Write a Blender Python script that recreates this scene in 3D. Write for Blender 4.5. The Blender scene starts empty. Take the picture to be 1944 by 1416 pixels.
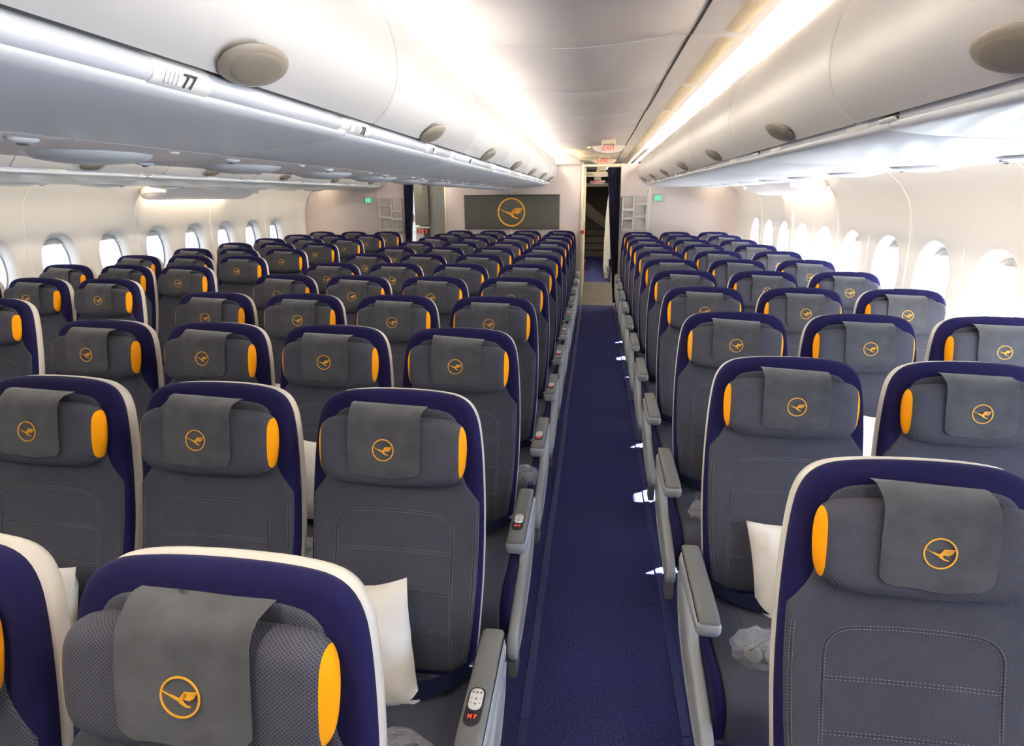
import bpy, math, random
from mathutils import Vector, Matrix
random.seed(7)
S = bpy.context.scene
COL = S.collection
PI = math.pi
H = 1.73                       # camera height
# ---------------------------------------------------------------- camera
cam = bpy.data.cameras.new('camera'); co = bpy.data.objects.new('camera', cam); COL.objects.link(co)
cam.sensor_width = 36; cam.lens = 1104.96/1944*36; cam.clip_start = .02
pit, yaw, roll = .2938, .1392, -.0072
co.matrix_world = (Matrix.Translation((0, 0, H)) @ Matrix.Rotation(yaw, 4, 'Z') @
                   Matrix.Rotation(PI/2-pit, 4, 'X') @ Matrix.Rotation(roll, 4, 'Z'))
S.camera = co
# ---------------------------------------------------------------- world, sun, exposure
W = bpy.data.worlds.new('world'); S.world = W; W.use_nodes = True
wn = W.node_tree.nodes; wl = W.node_tree.links
bg = wn['Background']; tc = wn.new('ShaderNodeTexCoord'); sx = wn.new('ShaderNodeSeparateXYZ')
wl.new(tc.outputs['Generated'], sx.inputs[0])
rz = wn.new('ShaderNodeValToRGB')          # bright sunlit apron and horizon below, bluer sky above
mz = wn.new('ShaderNodeMapRange'); mz.inputs[1].default_value = -.3; mz.inputs[2].default_value = .5
wl.new(sx.outputs['Z'], mz.inputs[0]); wl.new(mz.outputs[0], rz.inputs[0])
e = rz.color_ramp.elements
e[0].position = 0; e[0].color = (.84, .92, 1, 1)
e[1].position = 1; e[1].color = (.30, .45, .78, 1)
m_ = e.new(.17); m_.color = (.84, .93, 1, 1)
m_ = e.new(.31); m_.color = (.58, .76, .97, 1)
mx = wn.new('ShaderNodeMapRange')          # the sun stands on the +x side: that half of the sky is brighter
mx.inputs[1].default_value = -.35; mx.inputs[2].default_value = .75
mx.inputs[3].default_value = 1.4; mx.inputs[4].default_value = 17
wl.new(sx.outputs['X'], mx.inputs[0])
wl.new(rz.outputs[0], bg.inputs[0]); wl.new(mx.outputs[0], bg.inputs[1])
sun = bpy.data.lights.new('sun', 'SUN'); sun.energy = 85; sun.angle = .006; sun.color = (1, .95, .88)
so = bpy.data.objects.new('sun', sun); COL.objects.link(so)
el = math.radians(31.3); sd = Vector((math.cos(el)*.894, math.cos(el)*.447, math.sin(el)))
so.rotation_euler = sd.to_track_quat('Z', 'Y').to_euler(); so.location = (20, 6, 12)
vs = S.view_settings; vs.view_transform = 'Standard'; vs.look = 'None'; vs.gamma = 1; vs.use_curve_mapping = False
vs.exposure = 1.28
LAMP = 30.0                    # cove lamp radiance
WASH = 8.5                    # wall wash lamp radiance

# ---------------------------------------------------------------- materials
def mat(name, col, rough=.5, metal=0, emit=None, es=0, noise=0, nscale=30, bump=0, bscale=200, spec=.5, tint=None, sheen=0):
    m = bpy.data.materials.new(name); m.use_nodes = True
    n = m.node_tree.nodes; l = m.node_tree.links; b = n['Principled BSDF']
    b.inputs['Base Color'].default_value = (*col, 1); b.inputs['Roughness'].default_value = rough
    b.inputs['Metallic'].default_value = metal; b.inputs['Specular IOR Level'].default_value = spec
    if sheen: b.inputs['Sheen Weight'].default_value = sheen
    if emit:
        b.inputs['Emission Color'].default_value = (*emit, 1); b.inputs['Emission Strength'].default_value = es
    if noise or bump:
        t = n.new('ShaderNodeTexCoord')
    if noise:
        x = n.new('ShaderNodeTexNoise'); x.inputs['Scale'].default_value = nscale; x.inputs['Detail'].default_value = 4
        l.new(t.outputs['Object'], x.inputs['Vector'])
        r = n.new('ShaderNodeMapRange'); r.inputs[1].default_value = .3; r.inputs[2].default_value = .7
        r.inputs[3].default_value = 1-noise; r.inputs[4].default_value = 1+noise
        l.new(x.outputs[0], r.inputs[0])
        v = n.new('ShaderNodeVectorMath'); v.operation = 'SCALE'; v.inputs[0].default_value = col
        l.new(r.outputs[0], v.inputs['Scale']); l.new(v.outputs[0], b.inputs['Base Color'])
    if bump:
        y = n.new('ShaderNodeTexNoise'); y.inputs['Scale'].default_value = bscale
        l.new(t.outputs['Object'], y.inputs['Vector'])
        bm = n.new('ShaderNodeBump'); bm.inputs['Strength'].default_value = bump; bm.inputs['Distance'].default_value = .002
        l.new(y.outputs[0], bm.inputs['Height']); l.new(bm.outputs[0], b.inputs['Normal'])
    return m
def weave(name, ca, cb, pitch, amount=1.0, rough=.85, var=.08):
    """woven dots: rows offset by half a pitch, in object x / z(+y)"""
    m = bpy.data.materials.new(name); m.use_nodes = True
    n = m.node_tree.nodes; l = m.node_tree.links; b = n['Principled BSDF']
    b.inputs['Roughness'].default_value = rough; b.inputs['Specular IOR Level'].default_value = .12
    b.inputs['Sheen Weight'].default_value = .04
    t = n.new('ShaderNodeTexCoord'); s = n.new('ShaderNodeSeparateXYZ'); l.new(t.outputs['Object'], s.inputs[0])
    def M(op, a, c=None):
        q = n.new('ShaderNodeMath'); q.operation = op
        for i, z in enumerate((a, c)):
            if z is None: continue
            if isinstance(z, (int, float)): q.inputs[i].default_value = z
            else: l.new(z, q.inputs[i])
        return q.outputs[0]
    zz = M('ADD', s.outputs['Z'], s.outputs['Y'])
    k = 2*PI/pitch
    a = M('MULTIPLY', M('SINE', M('MULTIPLY', s.outputs['X'], k)), M('SINE', M('MULTIPLY', zz, k*.9)))
    r = n.new('ShaderNodeMapRange'); r.inputs[1].default_value = .15; r.inputs[2].default_value = .75
    r.inputs[3].default_value = 0; r.inputs[4].default_value = amount
    l.new(a, r.inputs[0])
    x = n.new('ShaderNodeMix'); x.data_type = 'RGBA'; l.new(r.outputs[0], x.inputs[0])
    x.inputs[6].default_value = (*ca, 1); x.inputs[7].default_value = (*cb, 1)
    no = n.new('ShaderNodeTexNoise'); no.inputs['Scale'].default_value = 9; no.inputs['Detail'].default_value = 3
    l.new(t.outputs['Object'], no.inputs['Vector'])
    r2 = n.new('ShaderNodeMapRange'); r2.inputs[1].default_value = .3; r2.inputs[2].default_value = .7
    r2.inputs[3].default_value = 1-var; r2.inputs[4].default_value = 1+var; l.new(no.outputs[0], r2.inputs[0])
    v = n.new('ShaderNodeVectorMath'); v.operation = 'SCALE'
    l.new(x.outputs[2], v.inputs[0]); l.new(r2.outputs[0], v.inputs['Scale']); l.new(v.outputs[0], b.inputs['Base Color'])
    bm = n.new('ShaderNodeBump'); bm.inputs['Strength'].default_value = .25; bm.inputs['Distance'].default_value = .001
    bm.invert = True; l.new(r.outputs[0], bm.inputs['Height']); l.new(bm.outputs[0], b.inputs['Normal'])
    return m
M = {}
M['grey_fabric'] = weave('grey_fabric', (.083, .084, .108), (.024, .025, .040), .0066)
M['navy_fabric'] = weave('navy_fabric', (.0135, .0115, .066), (.009, .008, .05), .005, .8, var=.05)
M['yellow_fabric'] = mat('yellow_fabric', (.95, .37, .006), .85, spec=.1, bump=.4, bscale=900)
M['suede'] = mat('suede', (.064, .066, .077), .8, noise=.28, nscale=16, bump=.15, bscale=400, sheen=.3, spec=.2)
M['emblem'] = mat('emblem_thread', (.85, .40, .03), .6)
M['stitch'] = mat('stitch', (.045, .045, .06), .9)
M['thread'] = mat('stitch_thread', (.26, .28, .33), .8)
M['shell'] = mat('shell_plastic', (.60, .565, .51), .38)
M['arm_grey'] = mat('arm_plastic', (.40, .42, .43), .4)
M['arm_pad'] = mat('arm_pad', (.17, .17, .165), .5)
M['dark'] = mat('dark_plastic', (.02, .02, .022), .4)
M['belt'] = mat('belt_webbing', (.007, .010, .028), .85, spec=.1, bump=.3, bscale=700)
M['metal'] = mat('brushed_metal', (.62, .63, .65), .32, .9)
M['black_gap'] = mat('dark_gap', (.012, .011, .010), .9)
M['white_plastic'] = mat('white_plastic', (.70, .70, .67), .4)
M['panel'] = mat('cabin_panel', (.88, .835, .83), .42)
M['wall'] = mat('wall_panel', (.72, .715, .715), .42)
M['recess'] = mat('window_reveal', (.78, .79, .80), .35)
M['bin'] = mat('bin_door', (.62, .61, .607), .38)
M['bin_base'] = mat('bin_base', (.72, .76, .80), .33)
M['strip'] = mat('strip_plastic', (.66, .69, .76), .22)
M['trim'] = mat('trim_white', (.82, .82, .80), .35)
M['handle'] = mat('bin_handle', (.33, .29, .235), .42)
M['handle_face'] = mat('bin_handle_face', (.29, .255, .20), .38)
M['lamp'] = mat('cove_lamp', (1, .9, .7), .5, emit=(1, .90, .75), es=LAMP)
M['entry'] = mat('added_fill_lamp', (1, .95, .85), .5, emit=(1, .93, .82), es=7)  # glow of the two fill panels added at the left door and stairs
M['wash'] = mat('wash_lamp', (1, .9, .7), .5, emit=(1, .82, .57), es=WASH)
M['louvre'] = mat('louvre', (.62, .55, .43), .5)
M['bulk'] = mat('bulkhead_laminate', (.60, .525, .51), .5, noise=.02, nscale=60)
M['screen'] = mat('screen_grey', (.075, .073, .066), .55)
M['logo'] = mat('logo_yellow', (.95, .42, .02), .5)
M['bezel'] = mat('screen_bezel', (.03, .03, .03), .4)
M['curtain'] = mat('curtain_navy', (.010, .012, .045), .85, noise=.2, nscale=20)
M['vinyl'] = mat('grey_vinyl', (.10, .095, .08), .55, noise=.25, nscale=5)
M['olive'] = mat('galley_panel', (.13, .12, .09), .5)
M['grey_wall'] = mat('galley_side', (.17, .168, .16), .5)
M['brown'] = mat('stair_wall', (.14, .115, .08), .6)
M['red'] = mat('red_latch', (.55, .03, .02), .4)
M['sign_red'] = mat('sign_red', (.85, .06, .03), .5, emit=(1, .05, .02), es=.25)
M['sign_white'] = mat('sign_white', (.80, .74, .70), .35)
M['green'] = mat('green_led', (.05, .6, .2), .5, emit=(.05, 1, .35), es=.55)
M['led_red'] = mat('red_led', (.6, .02, .01), .5, emit=(1, .03, .01), es=1.6)
M['amber'] = mat('amber_lamp', (1, .6, .1), .5, emit=(1, .5, .08), es=5)
M['ink'] = mat('black_ink', (.04, .05, .07), .6)
M['pillow'] = mat('pillow_cotton', (.80, .755, .69), .85, noise=.03, nscale=12, bump=.35, bscale=25)
M['rack'] = mat('rack_plastic', (.50, .455, .42), .45)
M['cream'] = mat('cream_trim', (.72, .66, .50), .45)
M['steel'] = mat('galley_steel', (.45, .44, .40), .35, .6)
M['rail'] = mat('floor_rail', (.045, .05, .17), .35)
M['door_white'] = mat('door_white', (.82, .88, .88), .4)
def carpet():
    m = mat('aisle_carpet', (.015, .022, .16), .95, spec=.15)
    n = m.node_tree.nodes; l = m.node_tree.links; b = n['Principled BSDF']
    t = n.new('ShaderNodeTexCoord'); a = n.new('ShaderNodeTexNoise'); a.inputs['Scale'].default_value = 150; a.inputs['Detail'].default_value = 2
    mp = n.new('ShaderNodeMapping'); mp.inputs['Scale'].default_value = (1, 1.6, 1)
    l.new(t.outputs['Object'], mp.inputs[0]); l.new(mp.outputs[0], a.inputs['Vector'])
    r = n.new('ShaderNodeValToRGB'); r.color_ramp.elements[0].position = .38; r.color_ramp.elements[1].position = .66
    r.color_ramp.elements[0].color = (.024, .026, .085, 1); r.color_ramp.elements[1].color = (.070, .078, .25, 1)
    l.new(a.outputs[0], r.inputs[0]); l.new(r.outputs[0], b.inputs['Base Color'])
    bm = n.new('ShaderNodeBump'); bm.inputs['Strength'].default_value = .5; bm.inputs['Distance'].default_value = .002
    l.new(a.outputs[0], bm.inputs['Height']); l.new(bm.outputs[0], b.inputs['Normal'])
    return m
M['carpet'] = carpet()
def clear(name, alpha, rough, tint=(1, 1, 1)):
    m = bpy.data.materials.new(name); m.use_nodes = True
    n = m.node_tree.nodes; l = m.node_tree.links; n.clear()
    o = n.new('ShaderNodeOutputMaterial'); x = n.new('ShaderNodeMixShader'); t = n.new('ShaderNodeBsdfTransparent'); g = n.new('ShaderNodeBsdfGlossy')
    t.inputs[0].default_value = (*tint, 1); g.inputs['Roughness'].default_value = rough
    x.inputs[0].default_value = alpha
    l.new(t.outputs[0], x.inputs[1]); l.new(g.outputs[0], x.inputs[2]); l.new(x.outputs[0], o.inputs[0])
    return m
M['glass'] = clear('window_glass', .05, .02)
M['bag'] = mat('clear_film', (.85, .86, .86), .15)
M['bag'].node_tree.nodes['Principled BSDF'].inputs['Alpha'].default_value = .17

# ---------------------------------------------------------------- helpers
class MB:
    def __init__(s): s.v = []; s.f = []
    def add(s, v, f):
        o = len(s.v); s.v += [tuple(p) for p in v]; s.f += [tuple(i+o for i in q) for q in f]
    def loft(s, rings, closed=True, cap0=True, cap1=True):
        o = len(s.v); n = len(rings[0])
        for r in rings: s.v += [tuple(p) for p in r]
        for i in range(len(rings)-1):
            for j in range(n if closed else n-1):
                k = (j+1) % n
                s.f.append((o+i*n+j, o+i*n+k, o+(i+1)*n+k, o+(i+1)*n+j))
        if cap0: s.f.append(tuple(o+j for j in range(n-1, -1, -1)))
        if cap1: s.f.append(tuple(o+(len(rings)-1)*n+j for j in range(n)))
    def box(s, x0, x1, y0, y1, z0, z1):
        s.add([(x0, y0, z0), (x1, y0, z0), (x1, y1, z0), (x0, y1, z0), (x0, y0, z1), (x1, y0, z1), (x1, y1, z1), (x0, y1, z1)],
              [(0, 3, 2, 1), (4, 5, 6, 7), (0, 1, 5, 4), (1, 2, 6, 5), (2, 3, 7, 6), (3, 0, 4, 7)])
    def rbox(s, x0, x1, y0, y1, z0, z1, r=.004):
        pr = rrect(x0, x1, z0, z1, r)
        s.prism(pr, y0, y1, r*.7, lambda a, b, t: (a, t, b))
    def prism(s, prof, a0, a1, r, fn, steps=3):
        """closed profile swept along an axis with rounded ends; fn(u,v,t)->xyz"""
        prof = ccw(prof)
        rings = []
        for i in range(steps+1):
            th = PI/2*i/steps
            rings.append(([*inset(prof, r*(1-math.sin(th)))], a0+r*(1-math.cos(th))))
        for i in range(steps+1):
            th = PI/2*(1-i/steps)
            rings.append(([*inset(prof, r*(1-math.sin(th)))], a1-r*(1-math.cos(th))))
        s.loft([[fn(u, v, t) for u, v in p] for p, t in rings])
    def tube(s, pts, r, n=8, closed=False):
        rings = []
        P = [Vector(p) for p in pts]
        for i, p in enumerate(P):
            if closed: d = P[(i+1) % len(P)]-P[i-1]
            else: d = P[min(i+1, len(P)-1)]-P[max(i-1, 0)]
            d.normalize()
            a = d.cross(Vector((0, 0, 1)) if abs(d.z) < .9 else Vector((1, 0, 0))).normalized(); b = d.cross(a)
            rings.append([p+(a*math.cos(2*PI*k/n)+b*math.sin(2*PI*k/n))*r for k in range(n)])
        if closed: rings.append(rings[0]); s.loft(rings, cap0=False, cap1=False)
        else: s.loft(rings)
    def mesh(s, name):
        me = bpy.data.meshes.new(name); me.from_pydata(s.v, [], s.f); me.validate(); return me
def ccw(p):
    a = sum(p[i][0]*p[(i+1) % len(p)][1]-p[(i+1) % len(p)][0]*p[i][1] for i in range(len(p)))
    return p if a > 0 else p[::-1]
def inset(p, d):
    if d == 0: return p
    out = []; n = len(p)
    for i in range(n):
        a = Vector(p[i-1]); b = Vector(p[i]); c = Vector(p[(i+1) % n])
        e1 = (b-a); e2 = (c-b)
        if e1.length < 1e-9: e1 = e2
        if e2.length < 1e-9: e2 = e1
        n1 = Vector((-e1.y, e1.x)).normalized(); n2 = Vector((-e2.y, e2.x)).normalized()
        m = n1+n2
        if m.length < 1e-6: m = n1
        m.normalize(); k = d/max(.45, m.dot(n1)); out.append((b.x+m.x*k, b.y+m.y*k))
    return out
def chaikin(p, it=2, closed=True):
    for _ in range(it):
        q = []; n = len(p)
        for i in range(n if closed else n-1):
            a = p[i]; b = p[(i+1) % n]
            q.append(tuple(.75*x+.25*y for x, y in zip(a, b))); q.append(tuple(.25*x+.75*y for x, y in zip(a, b)))
        if not closed: q = [p[0]]+q+[p[-1]]
        p = q
    return p
def rrect(x0, x1, y0, y1, r, k=4):
    r = min(r, (x1-x0)/2.01, (y1-y0)/2.01)
    out = []
    for cx, cy, a in ((x1-r, y1-r, 0), (x0+r, y1-r, 90), (x0+r, y0+r, 180), (x1-r, y0+r, 270)):
        for i in range(k+1):
            t = math.radians(a+90*i/k); out.append((cx+r*math.cos(t), cy+r*math.sin(t)))
    return out
def smooth(me, ang=40):
    import bmesh
    b = bmesh.new(); b.from_mesh(me); bmesh.ops.recalc_face_normals(b, faces=b.faces)
    for f in b.faces: f.smooth = True
    c = math.radians(ang)
    for ed in b.edges:
        if len(ed.link_faces) == 2 and ed.calc_face_angle(0) > c: ed.smooth = False
    b.to_mesh(me); b.free(); return me
CACHE = {}
def mesh(key, mb, m, ang=40):
    """build (or reuse) a mesh; mb may be a callable"""
    if key in CACHE: return CACHE[key]
    if callable(mb): mb = mb()
    me = smooth(mb.mesh(key), ang); me.materials.append(M[m] if isinstance(m, str) else m); CACHE[key] = me; return me
def ob(name, me, parent=None, loc=None, rot=None, scale=None):
    o = bpy.data.objects.new(name, me); COL.objects.link(o)
    if parent: o.parent = parent
    if loc: o.location = loc
    if rot: o.rotation_euler = rot
    if scale: o.scale = scale
    return o
def tag(o, label=None, cat=None, group=None, kind=None):
    if label: o['label'] = label
    if cat: o['category'] = cat
    if group: o['group'] = group
    if kind: o['kind'] = kind
    return o
def thing(name, label, cat, loc=(0, 0, 0), rz=0, group=None):
    o = bpy.data.objects.new(name, None); COL.objects.link(o); o.location = loc; o.rotation_euler = (0, 0, rz)
    o.empty_display_size = .1
    return tag(o, label, cat, group)
def new(name, mb, m, parent=None, ang=40):
    me = smooth(mb.mesh(name), ang); me.materials.append(M[m]); return ob(name, me, parent)
def struct(name, mb=None, m=None, ang=40):
    o = new(name, mb, m, ang=ang) if mb else ob(name, None)
    return tag(o, kind='structure')
def text_mesh(key, txt, size, m, depth=.0006, bold=0):
    if key in CACHE: return CACHE[key]
    c = bpy.data.curves.new(key, 'FONT'); c.body = txt; c.size = size; c.align_x = 'CENTER'; c.align_y = 'CENTER'
    c.extrude = depth; c.resolution_u = 3; c.offset = bold
    o = bpy.data.objects.new('tmp', c); COL.objects.link(o)
    dg = bpy.context.evaluated_depsgraph_get(); dg.update()
    me = bpy.data.meshes.new_from_object(o.evaluated_get(dg)); me.name = key
    bpy.data.objects.remove(o); me.materials.clear(); me.materials.append(M[m]); CACHE[key] = me; return me

XC4 = -.524; SP = .537; PITCH = .787
CX = -1.3295                                     # cabin centre line
Y_END = 9.62; Y_BACK = -.60

# ================================================================ FLOOR
f = MB(); f.box(-5.2, 2.5, Y_BACK, 9.66, -.06, 0); struct('floor', f, 'carpet')
f = MB(); f.box(-5.2, 2.5, 9.66, 12.42, -.06, 0.001); fl = struct('floor_galley', f, 'vinyl')
f = MB(); f.box(-5.2, 2.5, 12.42, 20.6, -.06, 0.0); struct('floor_rear', f, 'carpet')
for i, x in enumerate((-.186, .358)):
    f = MB()
    y = Y_BACK+.05
    t = struct('trim_%d' % (i+1))
    for seg in (2.12, 3.1, 2.2, 2.7):
        if y+seg > 9.6: seg = 9.6-y
        if seg <= .1: break
        f = MB(); f.prism([(x-.017, .0), (x+.017, .0), (x+.015, .005), (x-.015, .005)], y, y+seg-.004, .001, lambda a, b, t_: (a, t_, b)); y += seg
        new('rail_cover', f, 'rail', t)
for x0, x1 in ((-.30, -.26),):
    pass

# ================================================================ WINDOW WALLS
WX = 2.19                                         # inner face of the wall at the windows (right)
def wallx(z):
    pts = [(0, 1.93), (.25, 2.02), (.5, 2.10), (.8, 2.165), (1.1, 2.19), (1.4, 2.185), (1.6, 2.16), (1.72, 2.12), (1.82, 2.04), (1.9, 1.94), (1.97, 1.80), (2.02, 1.62)]
    for (a, b), (c, d) in zip(pts, pts[1:]):
        if z <= c:
            t = (z-a)/(c-a); return b+(d-b)*t
    return pts[-1][1]
WZ = 1.168; GX = .078
def superell(t, a, b, p=2.25):
    c, s_ = math.cos(t), math.sin(t)
    return a*math.copysign(abs(c)**(2/p), c), b*math.copysign(abs(s_)**(2/p), s_)
def wall_panel_mesh(windows):
    mb = MB(); hw = .6335/2
    for k in (0, 1):
        y0 = .3175+k*.635
        N = 48
        if windows[k]:
            rings = []
            ang = [2*PI*i/N for i in range(N)]
            spec = [(.162, .216, GX), (.167, .223, GX*.93), (.174, .234, GX*.62), (.190, .251, GX*.28), (.204, .267, GX*.07), (.218, .282, 0)]
            for a, b, dx in spec:
                r = []
                for t in ang:
                    yy, zz = superell(t, a, b); z = WZ+zz; r.append((wallx(z)+dx, y0+yy, z))
                rings.append(r)
            z0, z1 = .86, 1.50
            rect = []
            for t in ang:
                c, s_ = math.cos(t), math.sin(t)
                sc = min(hw/max(abs(c), 1e-6), ((z1-WZ) if s_ > 0 else (WZ-z0))/max(abs(s_), 1e-6))
                z = WZ+s_*sc; rect.append((wallx(z), y0+c*sc, z))
            mid = [[(wallx(a[2]*(1-w)+b[2]*w), a[1]*(1-w)+b[1]*w, a[2]*(1-w)+b[2]*w) for a, b in zip(rings[-1], rect)] for w in (.5,)]
            # snap the corner directions exactly to the corners
            for yc in (-hw, hw):
                for zc in (z0, z1):
                    j = min(range(N), key=lambda i: (rect[i][1]-y0-yc)**2+(rect[i][2]-zc)**2); rect[j] = (wallx(zc), y0+yc, zc)
            mb.loft(rings+mid+[rect], cap0=False, cap1=False)
            ytop = sorted({round(p[1], 6) for p in rect if abs(p[2]-z1) < 1e-4}); ybot = sorted({round(p[1], 6) for p in rect if abs(p[2]-z0) < 1e-4})
            zs = [(0, .2, .4, .6, .75, .86), (1.50, 1.58, 1.65, 1.72, 1.77, 1.82, 1.86, 1.9, 1.94, 1.97, 2.02)]
        else:
            ytop = ybot = [y0-hw, y0, y0+hw]
            zs = [(0, .25, .5, .8, 1.1, 1.4, 1.6, 1.66, 1.72, 1.77, 1.82, 1.86, 1.9, 1.97, 2.02)]
        for zz in zs:
            mb.loft([[(wallx(z), yy_, z) for z in zz] for yy_ in (ybot if zz[0] == 0 else ytop)], closed=False, cap0=False, cap1=False)
    # the panel edges turn outwards at the joints
    for ye, yo in ((.0008, -.003), (1.2692, 1.273)):
        zz = [.0+.1*i for i in range(20)]
        mb.loft([[(wallx(z), ye, z) for z in zz], [(wallx(z)+.012, yo, z) for z in zz]], closed=False, cap0=False, cap1=False)
    me = mb.mesh('wall_panel')
    # remove doubles so shading is continuous
    import bmesh
    b = bmesh.new(); b.from_mesh(me); bmesh.ops.remove_doubles(b, verts=b.verts, dist=.0012); b.to_mesh(me); b.free()
    smooth(me, 50); me.materials.append(M['wall']); return me
WP = {k: wall_panel_mesh(k) for k in ((True, True), (True, False))}
def backing():                                    # light bead seen in the joints + outer skin with window holes
    mb = MB()
    zz = [.0+.1*i for i in range(20)]
    mb.loft([[(wallx(z)+.002, -.007, z) for z in zz], [(wallx(z)-.006, -.003, z) for z in zz], [(wallx(z)-.006, .003, z) for z in zz], [(wallx(z)+.002, .007, z) for z in zz]], closed=False, cap0=False, cap1=False)
    return mb
def glass_mesh():
    mb = MB(); N = 40; r0 = []; r1 = []
    for i in range(N):
        yy, zz = superell(2*PI*i/N, .169, .223); r0.append((0, yy, zz)); r1.append((.006, yy, zz))
    mb.loft([r0, r1]); return mb
def shade_mesh():                                 # the bit of blind showing at the top of the opening
    mb = MB(); N = 20; top = []; bot = []
    for i in range(N+1):
        t = PI*(.14+.72*i/N); yy, zz = superell(t, .163, .218); top.append((yy, zz)); bot.append((yy, min(zz-.004, .160+.012*math.cos(PI*(i/N-.5)))))
    mb.loft([[(-.012, a, b) for a, b in top], [(-.012, a, b) for a, b in bot], [(-.006, a, b) for a, b in bot], [(-.006, a, b) for a, b in top]], closed=False, cap0=False, cap1=False)
    mb.rbox(-.030, -.012, -.035, .035, .170, .182, .004)
    return mb
walls = []
wn_ = 1
for side in (1, -1):
    w = struct('wall_right' if side > 0 else 'wall_left')
    if side < 0: w.location = (2*CX, 0, 0); w.scale = (-1, 1, 1)
    walls.append(w)
    for j in range(8):
        y = -.58+1.27*j
        key = (True, False) if j == 7 else (True, True)
        ob('wall_panel', WP[key], w, (0, y, 0))
        ob('joint_bead', mesh('joint_bead', backing, 'trim'), w, (0, y, 0))
    # outer insulation skin keeps daylight out everywhere except the windows
    sk = MB()
    for j in range(8):
        for k in (0, 1):
            yc = -.58+1.27*j+.3175+k*.635; a, b = .172, .228; X = WX+GX+.03
            z0, z1 = 0, 2.6; y0, y1 = yc-.3175, yc+.3175
            if j == 7 and k == 1: sk.add([(X, y0, z0), (X, y1, z0), (X, y1, z1), (X, y0, z1)], [(0, 1, 2, 3)]); continue
            N = 32; ring = []; rect = []; hw = .3175
            for i in range(N):
                t = 2*PI*i/N; yy, zz = superell(t, a, b); ring.append((X, yc+yy, WZ+zz))
                c, s_ = math.cos(t), math.sin(t); sc = min(hw/max(abs(c), 1e-6), .5/max(abs(s_), 1e-6)); rect.append((X, yc+c*sc, WZ+s_*sc))
            for yq in (-hw, hw):
                for zq in (-.5, .5):
                    q = min(range(N), key=lambda i: (rect[i][1]-yc-yq)**2+(rect[i][2]-WZ-zq)**2); rect[q] = (X, yc+yq, WZ+zq)
            sk.loft([ring, rect], cap0=False, cap1=False)
            sk.add([(X, y0, 0), (X, y1, 0), (X, y1, WZ-.5), (X, y0, WZ-.5)], [(0, 1, 2, 3)])
            sk.add([(X, y0, WZ+.5), (X, y1, WZ+.5), (X, y1, z1), (X, y0, z1)], [(0, 1, 2, 3)])
    new('outer_skin', sk, 'recess', w)
    for j in range(15):
        yc = -.58+.3175+.635*j
        x = WX+GX; r = 0
        if side < 0: x = 2*CX-x; r = PI
        t = struct('window_%d' % wn_); wn_ += 1; t.location = (x, yc, WZ); t.rotation_euler = (0, 0, r)
        ob('pane', mesh('pane', glass_mesh, 'glass'), t)
        ob('window_shade', mesh('window_shade', shade_mesh, 'white_plastic'), t)
        pl = bpy.data.lights.new('window_portal', 'AREA'); pl.shape = 'RECTANGLE'; pl.size = .46; pl.size_y = .31
        pl.cycles.is_portal = True
        po = bpy.data.objects.new('window_portal', pl); COL.objects.link(po)
        po.location = (x+(.035 if side > 0 else -.035), yc, WZ); po.rotation_euler = (0, PI/2 if side > 0 else -PI/2, 0)
# fairings under the bins (a dropped ceiling pocket by the second frame)
for side in (1, -1):
    mb = MB()
    prof = chaikin([(1.60, 1.89), (2.03, 1.89), (2.05, 1.74), (1.98, 1.722), (1.84, 1.735), (1.72, 1.80)], 2)
    mb.prism(prof, 5.70, 7.42, .09, lambda a, b, t: ((a if side > 0 else 2*CX-a), t, b), 5)
    fair = new('ceiling_fairing', mb, 'panel')
    tag(fair, 'smooth white fairing box hanging under the %s window bins' % ('right' if side > 0 else 'left'), 'fairing', 'fairings under the window bins')
    mb = MB(); mb.box(2.051, 2.055, 5.85, 7.30, 1.745, 1.80); o = new('fairing_lamp', mb, 'wash', fair)
    if side < 0: o.location = (2*CX, 0, 0); o.scale = (-1, 1, 1)
    mb = MB()                                     # warm wash lamp hidden between bin and wall
    mb.box(1.765, 1.80, Y_BACK+.05, 9.5, 1.925, 1.94)
    o = new('wall_wash_lamp', mb, 'wash')
    if side < 0: o.location = (2*CX, 0, 0); o.scale = (-1, 1, 1)
    tag(o, 'long warm wash light above the %s window wall' % ('right' if side > 0 else 'left'), 'light', 'wall wash lights')
# unseen wall added behind the camera to block daylight, side walls of the rear
mb = MB(); mb.box(-5.2, 2.5, Y_BACK-.05, Y_BACK, 0, 2.6); struct('wall_light_block', mb, 'grey_wall')
mb = MB(); mb.box(2.35, 2.4, 9.60, 20.6, 0, 2.6); struct('wall_rear_right', mb, 'panel')
mb = MB(); mb.box(-5.1, -5.05, 11.9, 20.6, 0, 2.6); mb.box(-5.1, -5.05, 9.60, 10.3, 0, 2.6); mb.box(-5.1, -5.05, 10.3, 11.9, 2.1, 2.6); struct('wall_rear_left', mb, 'panel')
mb = MB(); mb.box(-5.2, 2.5, 20.6, 20.65, 0, 2.6); struct('wall_back', mb, 'brown')

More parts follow.
